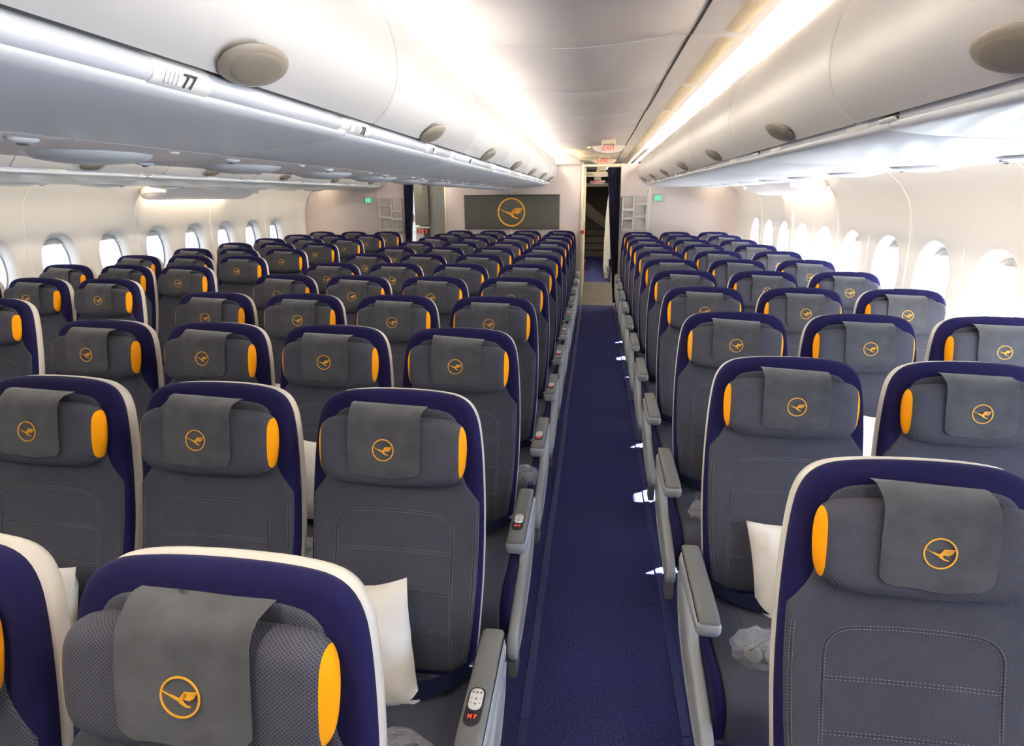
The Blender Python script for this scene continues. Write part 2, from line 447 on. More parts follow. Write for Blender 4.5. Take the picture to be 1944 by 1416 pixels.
# ================================================================ CEILING
cz = [(-.725, 2.425), (-.66, 2.438), (-.60, 2.444), (-.52, 2.443), (-.45, 2.437), (-.35, 2.424), (-.22, 2.413), (-.1, 2.411), (0, 2.415), (.12, 2.424), (.25, 2.438), (.33, 2.447), (.408, 2.452)]
cs = [(.418, 2.452), (.48, 2.450), (.54, 2.446), (.62, 2.438), (.70, 2.428), (.79, 2.411)]
ceil = struct('ceiling')
def strip_mesh(pr, L, lip=.004):
    mb = MB(); n = len(pr)
    ys = [(0, .012), (.003, .004), (.010, 0), (L-.010, 0), (L-.003, .004), (L, .012)]
    rings = [[(x, y, z+dz) for x, z in pr] for y, dz in ys]
    rings = [[(x, ys[0][0], z+.03) for x, z in pr]]+rings+[[(x, ys[-1][0], z+.03) for x, z in pr]]
    mb.loft(rings, closed=False, cap0=False, cap1=False)
    # thickness above
    mb.loft([[(x, 0, z+.03) for x, z in pr], [(x, L, z+.03) for x, z in pr]], closed=False, cap0=False, cap1=False)
    mb.loft([[(pr[0][0], y, pr[0][1]+d+e_) for d in (0, .03)] for y, e_ in ys], closed=False, cap0=False, cap1=False)
    mb.loft([[(pr[-1][0], y, pr[-1][1]+d+e_) for d in (0, .03)] for y, e_ in ys], closed=False, cap0=False, cap1=False)
    return mb
def vent_frame(L):
    mb = MB()
    for x0, x1, zc in ((.552, .628, 2.4415), (.672, .722, 2.429)):
        for a, b in ((x0-.006, x0), (x1, x1+.006)):
            za = 2.447-(.13)*(a-.54)
            mb.box(a, b, .05, L-.05, za-.003, za+.006)
    return mb
def louvres(x0, x1, z0, z1, L):
    mb = MB(); y = .055
    while y < L-.055:
        mb.add([(x0, y, z0-.003), (x1, y, z1-.003), (x1, y+.008, z1+.004), (x0, y+.008, z0+.004), (x0, y+.0015, z0-.003), (x1, y+.0015, z1-.003), (x1, y+.0095, z1+.004), (x0, y+.0095, z0+.004)],
               [(0, 1, 2, 3), (7, 6, 5, 4), (0, 4, 5, 1), (3, 2, 6, 7)])
        y += .012
    return mb
def side_panel_mesh(L):
    """ceiling side panel with two long openings for the louvres"""
    mb = MB(); zf = lambda x: [b+(d-b)*(x-a)/(c-a) for (a, b), (c, d) in zip(cs, cs[1:]) if a <= x <= c+1e-9][0]
    xs = [.418, .48, .552, .628, .672, .722, .79]; ys = [0, .05, L-.05, L]
    def V(x, y):
        dz = .012 if y in (0, L) else 0
        return (x, y, zf(x)+dz)
    for i in range(len(xs)-1):
        hole = i in (2, 4)
        yy = [(0, 0, .012), (.003, 0, .004), (.010, 0, 0), (.05, 0, 0), (L-.05, 0, 0), (L-.010, 0, 0), (L-.003, 0, .004), (L, 0, .012)]
        for (a, _, da), (b, _, db) in zip(yy, yy[1:]):
            if hole and a == .05: continue
            mb.add([(xs[i], a, zf(xs[i])+da), (xs[i+1], a, zf(xs[i+1])+da), (xs[i+1], b, zf(xs[i+1])+db), (xs[i], b, zf(xs[i])+db)], [(0, 1, 2, 3)])
    mb.add([(.418, 0, 2.485), (.79, 0, 2.445), (.79, L, 2.445), (.418, L, 2.485)], [(0, 1, 2, 3)])
    return mb
L = 1.268
for mirror in (0, 1):
    for k in range(-2, 12):
        y = 1.871+1.27*k
        if mirror and k > 6: break
        for nm, key, fn, mt in (('ceiling_panel', 'ceiling_panel', lambda: strip_mesh(cz, L), 'panel'), ('ceiling_side_panel', 'ceiling_side_panel', lambda: side_panel_mesh(L), 'panel')):
            o = ob(nm, mesh(key, fn, mt, 50), ceil, (0, y, 0))
            if mirror: o.location.x = 2*CX; o.scale = (-1, 1, 1)
            if nm == 'ceiling_side_panel' and k < 10:
                for kk, arg, mm in (('wide_vent_grille', (.552, .628, 2.4452, 2.437, L), 'louvre'), ('narrow_vent_grille', (.672, .722, 2.4315, 2.4247, L), 'panel')):
                    g = ob('vent_grille', mesh(kk, lambda: louvres(*arg), mm), o); g['kind'] = 'stuff'
def bead(pr, w=.008):
    mb = MB(); mb.loft([[(x, y, z+dz) for x, z in pr] for y, dz in ((-w, .004), (-w*.6, -.0022), (0, -.0032), (w*.6, -.0022), (w, .004))], closed=False, cap0=False, cap1=False); return mb
for mirror in (0, 1):
    for k in range(-1, 7 if mirror else 12):
        for key, pr in (('seam_bead', cz), ('side_seam_bead', cs)):
            o = ob('seam_bead', mesh(key, lambda: bead(pr), 'trim', 60), ceil, (2*CX if mirror else 0, 1.870+1.27*k, 0))
            if mirror: o.scale = (-1, 1, 1)
for x in (.4135,):
    y = -.6; k = 0
    while y < 15.8:
        y1 = 1.87+1.27*(k-1); dx = .0016*(-1)**k
        mb = MB(); mb.box(x-.0055+dx, x+.0055+dx, y, y1, 2.4490, 2.4535); new('gap_seal', mb, 'black_gap', ceil); y = y1; k += 1
mb = MB(); mb.box(-5.2, 2.5, Y_BACK, 20.6, 2.50, 2.55); new('ceiling_backing', mb, 'black_gap', ceil)
# cove lamps
for x0, x1, z, y1, lab in ((.795, .868, 2.417, 15.0, 'long bright warm lamp strip along the ceiling above the right window bins'),
                           (-.80, -.735, 2.432, 15.0, 'bright warm lamp strip in the cove above the centre bins, aisle side'),
                           (2*CX-.868, 2*CX-.795, 2.417, 9.5, 'warm lamp strip in the cove above the left window bins'),
                           (2*CX+.735, 2*CX+.80, 2.432, 9.5, 'warm lamp strip in the cove above the far side of the centre bins')):
    t = thing('cove_lamp', lab, 'light', (0, 0, 0), 0, 'cove lamp strips')
    y = .615-1.27
    while y < y1-.5:
        mb = MB(); mb.rbox(x0, x1, y+.006, min(y+1.264, 20), z, z+.02, .004); new('lamp_tube_cover', mb, 'lamp', t); y += 1.27

# ================================================================ OVERHEAD BINS
door_c = [(.690, 1.948), (.655, 1.975), (.628, 2.008), (.608, 2.055), (.600, 2.105), (.604, 2.16), (.620, 2.215), (.645, 2.27), (.680, 2.325), (.725, 2.38), (.775, 2.425)]   # centre bins, x measured to the left
door_w = [(.708, 1.918), (.668, 1.955), (.640, 1.992), (.624, 2.04), (.618, 2.09), (.622, 2.145), (.640, 2.205), (.672, 2.262), (.715, 2.315), (.775, 2.365), (.850, 2.408)]
def inner(pr, d=.018):
    out = []
    for i, (x, z) in enumerate(pr):
        a = Vector(pr[max(i-1, 0)]); b = Vector(pr[min(i+1, len(pr)-1)]); t = (b-a).normalized(); nn = Vector((t.y, -t.x))
        if nn.x < 0: nn = -nn
        out.append((x+nn.x*d, z+nn.y*d))
    return out
def bin_door(pr, L):
    mb = MB(); p = chaikin(pr, 1, False); q = inner(p)
    mb.prism(p+q[::-1], .0024, L-.0024, .007, lambda a, b, t: (a, t, b)); return mb
def bin_body(pr, L, xe, lipz, basez):
    q = inner(pr, .022); mb = MB()
    x0, z0 = q[0]
    prof = [(x0+.02, lipz+.035)]+q+[(xe, q[-1][1]), (xe, basez+.05), (x0+.3, basez+.05)]
    mb.loft([[(x, y, z) for x, z in prof] for y in (.0, L)]); return mb
def bin_base(pr, L):
    mb = MB(); p = chaikin(pr, 1); mb.prism(p, .0015, L-.0015, .007, lambda a, b, t: (a, t, b)); return mb
base_c = [(.712, 1.912), (.722, 1.897), (.80, 1.882), (.95, 1.866), (1.12, 1.850), (1.12, 1.875), (.95, 1.90), (.77, 1.915), (.745, 1.925), (.722, 1.922)]
base_w = [(.726, 1.900), (.736, 1.886), (.80, 1.873), (.95, 1.862), (1.30, 1.853), (1.70, 1.850), (1.75, 1.865), (1.75, 1.90), (.95, 1.893), (.78, 1.90), (.755, 1.912), (.735, 1.910)]
def light_strip(x, z, L):
    mb = MB(); pr = [(x+.030*math.cos(t)*.8, z+.022*math.sin(t)) for t in [2*PI*i/14 for i in range(14)]]
    mb.prism(pr, .05, L-.05, .012, lambda a, b, t: (a, t, b)); return mb
def ellip(rx, ry, rz, nu=20, nv=10, z0=-1, z1=1):
    mb = MB(); rings = []
    for i in range(nv+1):
        a = -PI/2+PI*i/nv; a = max(min(a, PI/2-.02), -PI/2+.02)
        rings.append([(rx*math.cos(a)*math.cos(2*PI*j/nu), ry*math.cos(a)*math.sin(2*PI*j/nu), rz*math.sin(a)) for j in range(nu)])
    mb.loft(rings); return mb
def placard(L):
    mb = MB(); pr = [(.0255*math.cos(t), .0235*math.sin(t)) for t in [2*PI*i/20 for i in range(20)]]
    mb.prism(pr, 0, L, .003, lambda a, b, t: (a, t, b)); return mb
ORD = ['nearest', 'second', 'third', 'fourth', 'fifth', 'sixth', 'seventh', 'eighth', 'ninth', 'tenth', 'eleventh', 'twelfth']
def make_bin(kind, mirror, i):
    """kind c/w; the profile's x is measured from x=0 outwards; mirror flips it"""
    y = .601+1.27*i
    who = {('c', True): ('centre bin facing the right aisle', 'centre bins over the right aisle'), ('c', False): ('centre bin facing the left aisle', 'centre bins over the left aisle'),
           ('w', False): ('right window bin', 'right window bins'), ('w', True): ('left window bin', 'left window bins')}[(kind, mirror)]
    t = thing('overhead_bin', 'white curved overhead bin, %s %s from the camera' % (ORD[i], who[0]), 'overhead bin', (0, y, 0), 0, who[1])
    dr, bs = (door_c, base_c) if kind == 'c' else (door_w, base_w)
    if kind == 'c': xf = (lambda x: -x) if mirror else (lambda x: 2*CX+x)
    else: xf = (lambda x: x) if not mirror else (lambda x: 2*CX-x)
    flip = xf(1)-xf(0) < 0; off = xf(0)
    def put(name, me, par, y_=0, extra=None):
        o = ob(name, me, par, (off, y_, 0)); o.scale = (-1 if flip else 1, 1, 1); return o
    put('bin_body', mesh('bin_body_'+kind, lambda: bin_body(dr, 1.27, 1.318 if kind == 'c' else 1.70, bs[0][1], 1.865), 'arm_pad'), t)
    put('door', mesh('bin_door_'+kind, lambda: bin_door(dr, 1.27), 'bin'), t)
    put('bin_base', mesh('bin_base_'+kind, lambda: bin_base(bs, 1.27), 'bin_base'), t, -.16)
    sx_, sz_ = (.722, 1.931) if kind == 'c' else (.747, 1.918)
    put('light_strip', mesh('light_strip_'+kind, lambda: light_strip(sx_, sz_, 1.27), 'strip'), t, -.16)
    def joint():
        mb = MB(); pr = chaikin([(dr[0][0]+.004, dr[0][1]-.002), (bs[0][0]-.002, bs[0][1]), (bs[0][0]+.05, bs[0][1]), (dr[0][0]+.06, dr[0][1]+.01)], 2)
        mb.prism(pr, -.045, .045, .01, lambda a, b, t_: (a, t_, b)); return mb
    put('strip_joint', mesh('strip_joint_'+kind, joint, 'trim'), t, 1.11)
    # oval latch handle
    hx, hz = (dr[1][0]-.008, dr[1][1]-.004)
    a = math.radians(33)
    h = ob('handle', mesh('handle', lambda: ellip(.055, .100, .013), 'handle'), t, (xf(hx), .545, hz), (0, (-a if xf(1)-xf(0) < 0 else a)+PI, 0))
    ob('handle_plate', mesh('handle_plate', lambda: ellip(.042, .079, .0062), 'handle_face'), h, (0, 0, .0078))
    return t, xf, sx_, sz_
row_lab = []
for i in range(7):
    for kind, mirror in (('c', True), ('c', False), ('w', False), ('w', True)):
        t, xf, sx_, sz_ = make_bin(kind, mirror, i)
        # row number placards, one for each seat row
        y0 = .601+1.27*i
        for r in range(12):
            yl = .93+PITCH*r+(0.0 if kind == 'c' else .1)
            if y0-.16 <= yl < y0+1.11:
                p = ob('row_placard', mesh('row_placard', lambda: placard(.15), 'trim'), t, (xf(sx_), yl-y0, sz_), (0, (.42 if mirror else -.42), 0))
                if kind == 'c' and mirror and r < 4:
                    ob('row_number', text_mesh('row_%d' % (77+r), str(77+r), .034, 'ink', .0004, .0005), p, (.0262, .085, 0), (PI/2, 0, PI/2))
                    mbm = CACHE.get('seat_marks')
                    if not mbm:
                        q = MB()
                        for a_ in range(4):
                            q.box(-.0003, .0005, .004+a_*.010, .007+a_*.010, -.010, .010); q.box(-.0003, .0005, .003+a_*.010, .010+a_*.010, -.002, .001)
                        mbm = mesh('seat_marks', q, 'strip')
                    ob('seat_mark', mbm, p, (.0258, .022, 0))
# centre service channel
for k in range(12):
    y = 0.47+.745*k
    t = thing('reading_light_unit', 'white reading light unit under the centre bins, %s from the camera' % ORD[k], 'light unit', (-1.41+0.0, y, 1.862), 0, 'light units under the centre bins')
    def pan():
        mb = MB(); mb.rbox(-.285, .285, .002, .743, -.006, .010, .005); return mb
    ob('panel_plate', mesh('panel_plate', pan, 'panel'), t)
    ob('speaker_bowl', mesh('speaker_bowl', lambda: ellip(.15, .17, .032), 'bin_base'), t, (-.02, .37, -.004))
    for x in (-.2, .2):
        l_ = ob('reading_light', mesh('reading_light', lambda: ellip(.022, .038, .009, 14, 8), 'bin_base'), t, (x, .70 if x > 0 else .06, -.008))
        ob('light_lens', mesh('light_lens', lambda: ellip(.010, .014, .004, 10, 6), 'arm_pad'), l_, (0, 0, -.009))
    ob('sign_light', mesh('sign_light', lambda: ellip(.011, .022, .005, 12, 6), 'trim'), t, (.24, .37, -.008))
for side in (1, -1):
    for k in range(11):
        y = .75+.787*k
        x = 1.52 if side > 0 else 2*CX-1.52
        t = thing('reading_light_unit', 'small white reading light unit under the %s window bins, %s from the camera' % ('right' if side > 0 else 'left', ORD[k]), 'light unit', (x, y, 1.853), 0, 'light units under the window bins')
        ob('speaker_bowl', mesh('speaker_bowl', None, ''), t, (0, 0, .006))
        l_ = ob('reading_light', mesh('reading_light', None, ''), t, (0, .22, -.006)); ob('light_lens', mesh('light_lens', None, ''), l_, (0, 0, -.009))

# ================================================================ SEATS
ZT = H-.5104; TILT = math.radians(12)
ct, st = math.cos(TILT), math.sin(TILT)
def bk(x, s, n):
    """backrest coordinates: across, down from the top, towards the sitter"""
    n = n+.018*math.exp(-((s-.62)/.14)**2)
    return (x, -s*st-n*ct, ZT-s*ct+n*st)
def mirror_out(right):                            # right side points listed top -> bottom, first on x=0, last on x=0 or not
    return right+[(-x, s) for x, s in right[::-1] if x > 0]
def pad(mb, out, n0, nf, r, dome=0.0, keep=None):
    """pad with outline out(list of x,s), back plane n0, front nf, rounded rim r, domed middle"""
    p = ccw([(x, -s) for x, s in out]); cx = 0; cy = sum(b for a, b in p)/len(p)
    rings = [(inset(p, r*.3), n0)]
    rings.append((p, n0+min(r, (nf-n0)*.4)))
    for i in range(0, 5):
        th = PI/2*i/4; rings.append((inset(p, r*(1-math.cos(th))), nf-r+r*math.sin(th)))
    q = inset(p, r)
    for w in (.9, .75, .5, .25):
        rings.append(([(cx+(a-cx)*w, cy+(b-cy)*w) for a, b in q], nf+dome*(1-w*w)))
    mb.loft([[bk(a, -b, n) for a, b in pr] for pr, n in rings])
    return rings
OUT = mirror_out([(0, -.003), (.115, .001), (.184, .014), (.221, .055), (.236, .13), (.246, .27), (.249, .45), (.246, .60), (.232, .76), (.20, .82), (0, .82)][:-1])
GREY = mirror_out([(0, .042), (.11, .044), (.163, .058), (.185, .105), (.187, .20), (.196, .245), (.236, .295), (.238, .31), (.238, .45), (.233, .60), (.213, .76), (.190, .79)])
def build_shell():
    mb = MB(); o = chaikin(OUT, 2); p = ccw([(x, -s) for x, s in o])
    rings = []
    for d, n in ((.006, -.004), (.0010, -.009), (.000, -.018), (.003, -.032), (.011, -.046), (.026, -.058), (.05, -.064)):
        rings.append([bk(a, -b, n) for a, b in inset(p, d)])
    mb.loft(rings); return mb
def build_navy():
    mb = MB(); pad(mb, chaikin(OUT, 2), -.010, .034, .022); return mb
def build_grey():
    mb = MB(); pad(mb, chaikin(GREY, 2), .008, .040, .010, .006); return mb
def seam_paths():
    P = []
    pts = [(-.166, .78), (-.166, .42)]+[(-.166+.06*(1-math.cos(t)), .39-.055*math.sin(t)) for t in [PI/2*i/6 for i in range(7)]]+[(-.05, .331), (0, .330)]
    P.append(pts+[(-a, b) for a, b in pts[-2::-1]])
    for s_ in (.44, .55, .66): P.append([(a, s_+.004*(a/.16)**2) for a in [-.164+.0328*i for i in range(11)]])
    for sgn in (-1, 1): P.append([(sgn*x, q) for x, q in ((.2265, .33), (.228, .45), (.223, .6), (.205, .75))])
    return P
def on_pad(a, b, e=0): return bk(a, b, .0462+e-.0052*(abs(a)/.228)**2)
def build_stitch():
    """the sunk seam line itself"""
    mb = MB()
    for p in seam_paths(): mb.tube([on_pad(a, b) for a, b in chaikin(p, 1, False)], .0011, 5)
    return mb
def build_thread():
    """single stitches either side of every seam"""
    mb = MB()
    for p in seam_paths():
        q = chaikin(p, 2, False); d = 0
        for off in (-.0034, .0034):
            acc = 0
            for (a, b), (c, e_) in zip(q, q[1:]):
                L_ = math.hypot(c-a, e_-b); n_ = max(1, round(L_/.0065))
                if L_ < 1e-6: continue
                tx, ty = (c-a)/L_, (e_-b)/L_; nx, ny = -ty, tx
                for i in range(n_):
                    m = (i+.5)/n_; x = a+(c-a)*m+nx*off; y = b+(e_-b)*m+ny*off; h = min(.002, L_/n_*.3); w = .0005
                    mb.add([on_pad(x-tx*h-nx*w, y-ty*h-ny*w, .0004), on_pad(x+tx*h-nx*w, y+ty*h-ny*w, .0004), on_pad(x+tx*h+nx*w, y+ty*h+ny*w, .0004), on_pad(x-tx*h+nx*w, y-ty*h+ny*w, .0004), on_pad(x, y, .0013)],
                           [(0, 1, 4), (1, 2, 4), (2, 3, 4), (3, 0, 4)])
    return mb
HR = mirror_out([(0, .066), (.13, .068), (.178, .075), (.201, .098), (.206, .15), (.200, .215), (.178, .243), (.13, .254), (0, .257)])
def headrest_rings():
    p = ccw([(x, -s) for x, s in chaikin(HR, 2)]); R = []
    for d, n in ((.012, .036), (.003, .043), (0, .052), (0, .060), (.0012, .069), (.0045, .0775), (.010, .085), (.017, .0905), (.025, .094), (.034, .0955)):
        R.append([(a, b, n) for a, b in inset(p, d)])
    q = inset(p, .034)
    for w in (.9, .7, .45, .2): R.append([(a*w, -.16+(b+.16)*w, .0955+.003*(1-w*w)) for a, b in q])
    return R
def build_headrest(part):
    """the block is cut by planes at x = +-XS: core in grey, the two side faces in yellow"""
    import bmesh
    R = headrest_rings(); mb = MB(); mb.loft([[(a, b, c) for a, b, c in r] for r in R])
    b = bmesh.new(); me = mb.mesh('tmp'); b.from_mesh(me); bpy.data.meshes.remove(me)
    XS = .1905
    for sg in (-1, 1):
        bmesh.ops.bisect_plane(b, geom=b.verts[:]+b.edges[:]+b.faces[:], plane_co=(sg*XS, 0, 0), plane_no=(1, 0, 0), dist=1e-6)
    out = MB(); b.verts.ensure_lookup_table(); used = {}
    for f_ in b.faces:
        x = f_.calc_center_median().x
        k = 'core' if abs(x) < XS else ('right' if x > 0 else 'left')
        if k != part: continue
        idx = []
        for v in f_.verts:
            if v.index not in used: used[v.index] = len(out.v); out.v.append(bk(v.co.x, -v.co.y, v.co.z))
            idx.append(used[v.index])
        out.f.append(tuple(idx))
    b.free(); return out
def build_cover():
    path = [(.036, .042), (.036, .054), (.040, .068), (.049, .083), (.061, .0955), (.078, .1015), (.10, .103), (.13, .1035), (.16, .1035), (.19, .1025), (.205, .1015), (.214, .1012), (.220, .101), (.2235, .101)]
    hw = [.104, .104, .102, .100, .099, .0985, .099, .1, .1, .0995, .098, .092, .083, .070]
    mb = MB(); NU = 12
    for th in (0, 1):
        rows = []
        for i, ((s, n), w) in enumerate(zip(path, hw)):
            row = []
            for j in range(NU+1):
                u = -1+2*j/NU; x = u*w
                row.append(bk(x, s+.003*math.sin(3*u+1)*(i/13)+(.004*u if i < 3 else 0), n+.0010*math.sin(5*u+i*.5)+(.0022 if th else 0)))
            rows.append(row)
        mb.loft(rows, closed=False, cap0=False, cap1=False)
    # rim
    o = [];
    nrow = NU+1; tot = len(path)*nrow
    per = [j for j in range(nrow)]+[i*nrow+NU for i in range(1, len(path))]+[(len(path)-1)*nrow+j for j in range(NU-1, -1, -1)]+[i*nrow for i in range(len(path)-2, 0, -1)]
    for a, b in zip(per, per[1:]+per[:1]): mb.f.append((a, b, b+tot, a+tot))
    return mb
def bird(mb, R, put):
    """circle ring with the flying crane, unit radius R; put(x, y, lift) -> point"""
    N = 40
    def poly(pts, up=1.0):
        n = len(pts); mb.add([put(a*R, b*R, 0) for a, b in pts]+[put(a*R, b*R, up) for a, b in pts], [tuple(range(n, 2*n))]+[(i, (i+1) % n, n+(i+1) % n, n+i) for i in range(n)])
    ring = [[put(r*R*math.cos(2*PI*i/N), r*R*math.sin(2*PI*i/N), l) for i in range(N)] for r, l in ((1.0, 0), (1.0, 1), (.905, 1), (.905, 0))]
    mb.loft(ring, cap0=False, cap1=False)
    poly([(-.87, .27), (-.80, .21), (-.45, .07), (-.15, -.08), (-.05, -.13), (.0, -.22), (-.18, -.15), (-.5, .02), (-.84, .20)])       # neck and beak
    poly([(-.42, .09), (-.12, -.02), (.02, -.03), (.05, -.14), (-.08, -.15), (-.2, -.09)])
    poly([(-.08, -.14), (.10, -.12), (.18, -.24), (.32, -.36), (.52, -.40), (.50, -.46), (.28, -.44), (.08, -.34), (-.06, -.24)])     # body and legs
    poly([(-.02, -.05), (.06, .10), (.20, .26), (.30, .28), (.36, .16), (.28, .02), (.16, -.12), (.05, -.14)])                        # wing root
    for k, (x1, y1) in enumerate(((.86, .29), (.82, .19), (.76, .09), (.68, .00), (.56, -.07))):                                      # feathers
        y0 = .285-.075*k; x0 = .20-.015*k
        poly([(x0, y0), (x1, y1), (x1-.07, y1-.055), (x0, y0-.062)])
def build_emblem():
    mb = MB(); bird(mb, .0295, lambda a, b, l: bk(a, .150-b, .1068+.0012*l)); return mb
def yz(prof, x0, x1, r, mb=None):
    mb = mb or MB(); mb.prism(prof, x0, x1, r, lambda a, b, t: (t, a, b)); return mb
def build_cushion():
    pr = chaikin([(-.13, .44), (-.30, .452), (-.50, .468), (-.60, .475), (-.685, .455), (-.700, .40), (-.690, .33), (-.66, .295), (-.60, .315), (-.40, .335), (-.13, .34)], 2)
    return yz(pr, -.2535, .2535, .014)
def build_cushion_side(sg, w_=.266):
    pr = chaikin([(-.13, .435), (-.30, .447), (-.50, .463), (-.60, .469), (-.675, .45), (-.69, .40), (-.68, .33), (-.65, .30), (-.60, .32), (-.40, .34), (-.13, .345)], 2)
    return yz(pr, *sorted((sg*.254, sg*w_)), .012)
def build_cushion_seam():
    mb = MB()
    for sg in (-1, 1):
        mb.tube([(sg*x, y, z) for x, y, z in ((.150, -.16, .4475), (.150, -.30, .4525), (.150, -.44, .4645), (.120, -.53, .4705), (.06, -.575, .4735), (0, -.585, .474))], .0013, 5)
    mb.tube([(x, -.693, .40) for x in [-.2+.04*i for i in range(11)]], .001, 5)
    return mb
ZA = H-1.11                                       # top of the armrest pads
def arm_body(x):
    pr = chaikin([(-.195, ZA-.012), (-.195, ZA-.09), (-.26, ZA-.10), (-.36, ZA-.082), (-.50, ZA-.076), (-.562, ZA-.066), (-.572, ZA-.028), (-.562, ZA-.012), (-.40, ZA-.010)], 2)
    return yz(pr, x-.034, x+.034, .017)
def arm_pad(x):
    pr = chaikin([(-.20, ZA-.016), (-.20, ZA+.0), (-.215, ZA+.004), (-.40, ZA+.003), (-.53, ZA+.001), (-.558, ZA-.006), (-.568, ZA-.018), (-.55, ZA-.030), (-.30, ZA-.030)], 2)
    return yz(pr, x-.031, x+.031, .014)
AX = .291
def build_handset(what):
    mb = MB(); f_ = lambda a, b, t: (AX-.002+a, -.455+b, ZA+t)
    if what == 'frame':
        mb.prism(rrect(-.020, .020, -.052, .052, .018), -.004, .0045, .002, f_)
    if what == 'face': mb.prism(rrect(-.0155, .0155, -.014, .046, .014), .000, .0062, .001, f_)
    if what == 'display': mb.prism(rrect(-.0155, .0155, -.046, -.016, .010), .000, .0058, .001, f_)
    if what == 'buttons':
        for a, b in ((-.009, .034), (0, .034), (.009, .034), (0, .016), (0, .002), (-.010, .018), (.010, .018), (-.010, .004), (.010, .004)):
            r = .0026 if b > .03 or a == 0 else .0012
            mb.prism([(a+r*math.cos(2*PI*i/8), b+r*math.sin(2*PI*i/8)) for i in range(8)], .006, .0075, .0004, f_)
    return mb
def build_shroud():
    pr = chaikin([(-.19, ZA-.03), (-.205, .50), (-.25, .40), (-.36, .325), (-.52, .285), (-.70, .270), (-.752, .285), (-.755, .335), (-.70, .385), (-.60, .415), (-.46, .445), (-.33, .50), (-.27, .56), (-.255, ZA-.05), (-.22, ZA-.02)], 2)
    return yz(pr, .2855, .322, .012)
def build_shroud_cap():
    mb = MB(); mb.rbox(.288, .318, -.735, -.665, .205, .272, .005); return mb
def build_shroud_ridge():
    pts = [(.3225, -.21, .52), (.3225, -.25, .43), (.3225, -.34, .36), (.3225, -.50, .32), (.3225, -.68, .305), (.3225, -.725, .325)]
    mb = MB(); mb.tube(chaikin(pts, 2, False), .0035, 6); return mb
def build_leg(sg):
    mb = MB(); x = sg*.17
    mb.prism(chaikin([(-.66, .30), (-.60, .30), (-.50, .04), (-.50, .0), (-.56, .0), (-.60, .06)], 1), x-.014, x+.014, .004, lambda a, b, t: (t, a, b))
    return mb
def build_rear_leg(sg):
    mb = MB(); x = sg*.17
    mb.prism(chaikin([(-.24, .33), (-.18, .33), (-.08, .05), (-.08, .0), (-.16, .0), (-.17, .05)], 1), x-.014, x+.014, .004, lambda a, b, t: (t, a, b))
    return mb
def build_beam():
    mb = MB(); mb.tube([(-.262, -.62, .285), (.262, -.62, .285)], .022, 10); mb.tube([(-.262, -.21, .30), (.262, -.21, .30)], .022, 10)
    mb.rbox(-.2, .2, -.62, -.16, .30, .335, .008); return mb
def belt(sg):
    mb = MB(); pts = [(sg*.235, -.17, .47), (sg*.20, -.235, .474), (sg*.13, -.285, .470), (sg*.05, -.30, .466), (0, -.302, .466)]
    pts = chaikin(pts, 2, False); rows = []
    for x, y, z in pts: rows.append([(x, y+.022, z+.016), (x, y-.022, z-.002), (x, y-.0235, z+.0005), (x, y+.0205, z+.0185)])
    mb.loft(rows); return mb
def buckle():
    mb = MB(); mb.rbox(-.03, .03, -.325, -.28, .462, .482, .006); return mb
def belt_clip():
    mb = MB(); mb.rbox(.215, .25, -.20, -.17, .45, .485, .004); mb.tube([(.235, -.185, .47), (.25, -.17, .43), (.25, -.16, .38)], .005, 6); return mb
def pivot():
    mb = MB(); N = 14; mb.prism([(-.235+.012*math.cos(2*PI*i/N), ZA-.038+.014*math.sin(2*PI*i/N)) for i in range(N)], AX+.030, AX+.036, .001, lambda a, b, t: (t, a, b)); return mb
for key, fn, m in (('back_shell', build_shell, 'shell'), ('side_bolster', build_navy, 'navy_fabric'), ('backrest', build_grey, 'grey_fabric'), ('seam_stitching', build_stitch, 'stitch'), ('stitch_thread', build_thread, 'thread'),
                   ('headrest', lambda: build_headrest('core'), 'grey_fabric'), ('wing_left', lambda: build_headrest('left'), 'yellow_fabric'), ('wing_right', lambda: build_headrest('right'), 'yellow_fabric'),
                   ('headrest_cover', build_cover, 'suede'), ('emblem', build_emblem, 'emblem'), ('seat_cushion', build_cushion, 'grey_fabric'),
                   ('cushion_side_l', lambda: build_cushion_side(-1), 'navy_fabric'), ('cushion_side_r', lambda: build_cushion_side(1), 'navy_fabric'), ('cushion_side_wl', lambda: build_cushion_side(-1, .285), 'navy_fabric'), ('cushion_side_wr', lambda: build_cushion_side(1, .285), 'navy_fabric'), ('cushion_seam', build_cushion_seam, 'stitch'),
                   ('arm_body', lambda: arm_body(AX), 'arm_grey'), ('arm_pad', lambda: arm_pad(AX), 'arm_pad'), ('mid_arm_body', lambda: arm_body(SP/2), 'arm_grey'), ('mid_arm_pad', lambda: arm_pad(SP/2), 'arm_pad'),
                   ('handset', lambda: build_handset('frame'), 'dark'), ('handset_face', lambda: build_handset('face'), 'white_plastic'), ('handset_display', lambda: build_handset('display'), 'dark'), ('handset_buttons', lambda: build_handset('buttons'), 'arm_pad'),
                   ('side_panel', build_shroud, 'arm_grey'), ('panel_foot', build_shroud_cap, 'arm_pad'), ('panel_ridge', build_shroud_ridge, 'arm_grey'), ('leg_l', lambda: build_leg(-1), 'metal'), ('leg_r', lambda: build_leg(1), 'metal'),
                   ('rear_leg_l', lambda: build_rear_leg(-1), 'metal'), ('rear_leg_r', lambda: build_rear_leg(1), 'metal'), ('seat_frame', build_beam, 'arm_pad'),
                   ('belt_l', lambda: belt(-1), 'belt'), ('belt_r', lambda: belt(1), 'belt'), ('buckle', buckle, 'metal'), ('belt_clip', belt_clip, 'metal'), ('arm_pivot', pivot, 'shell')):
    mesh(key, fn, m)
C = CACHE
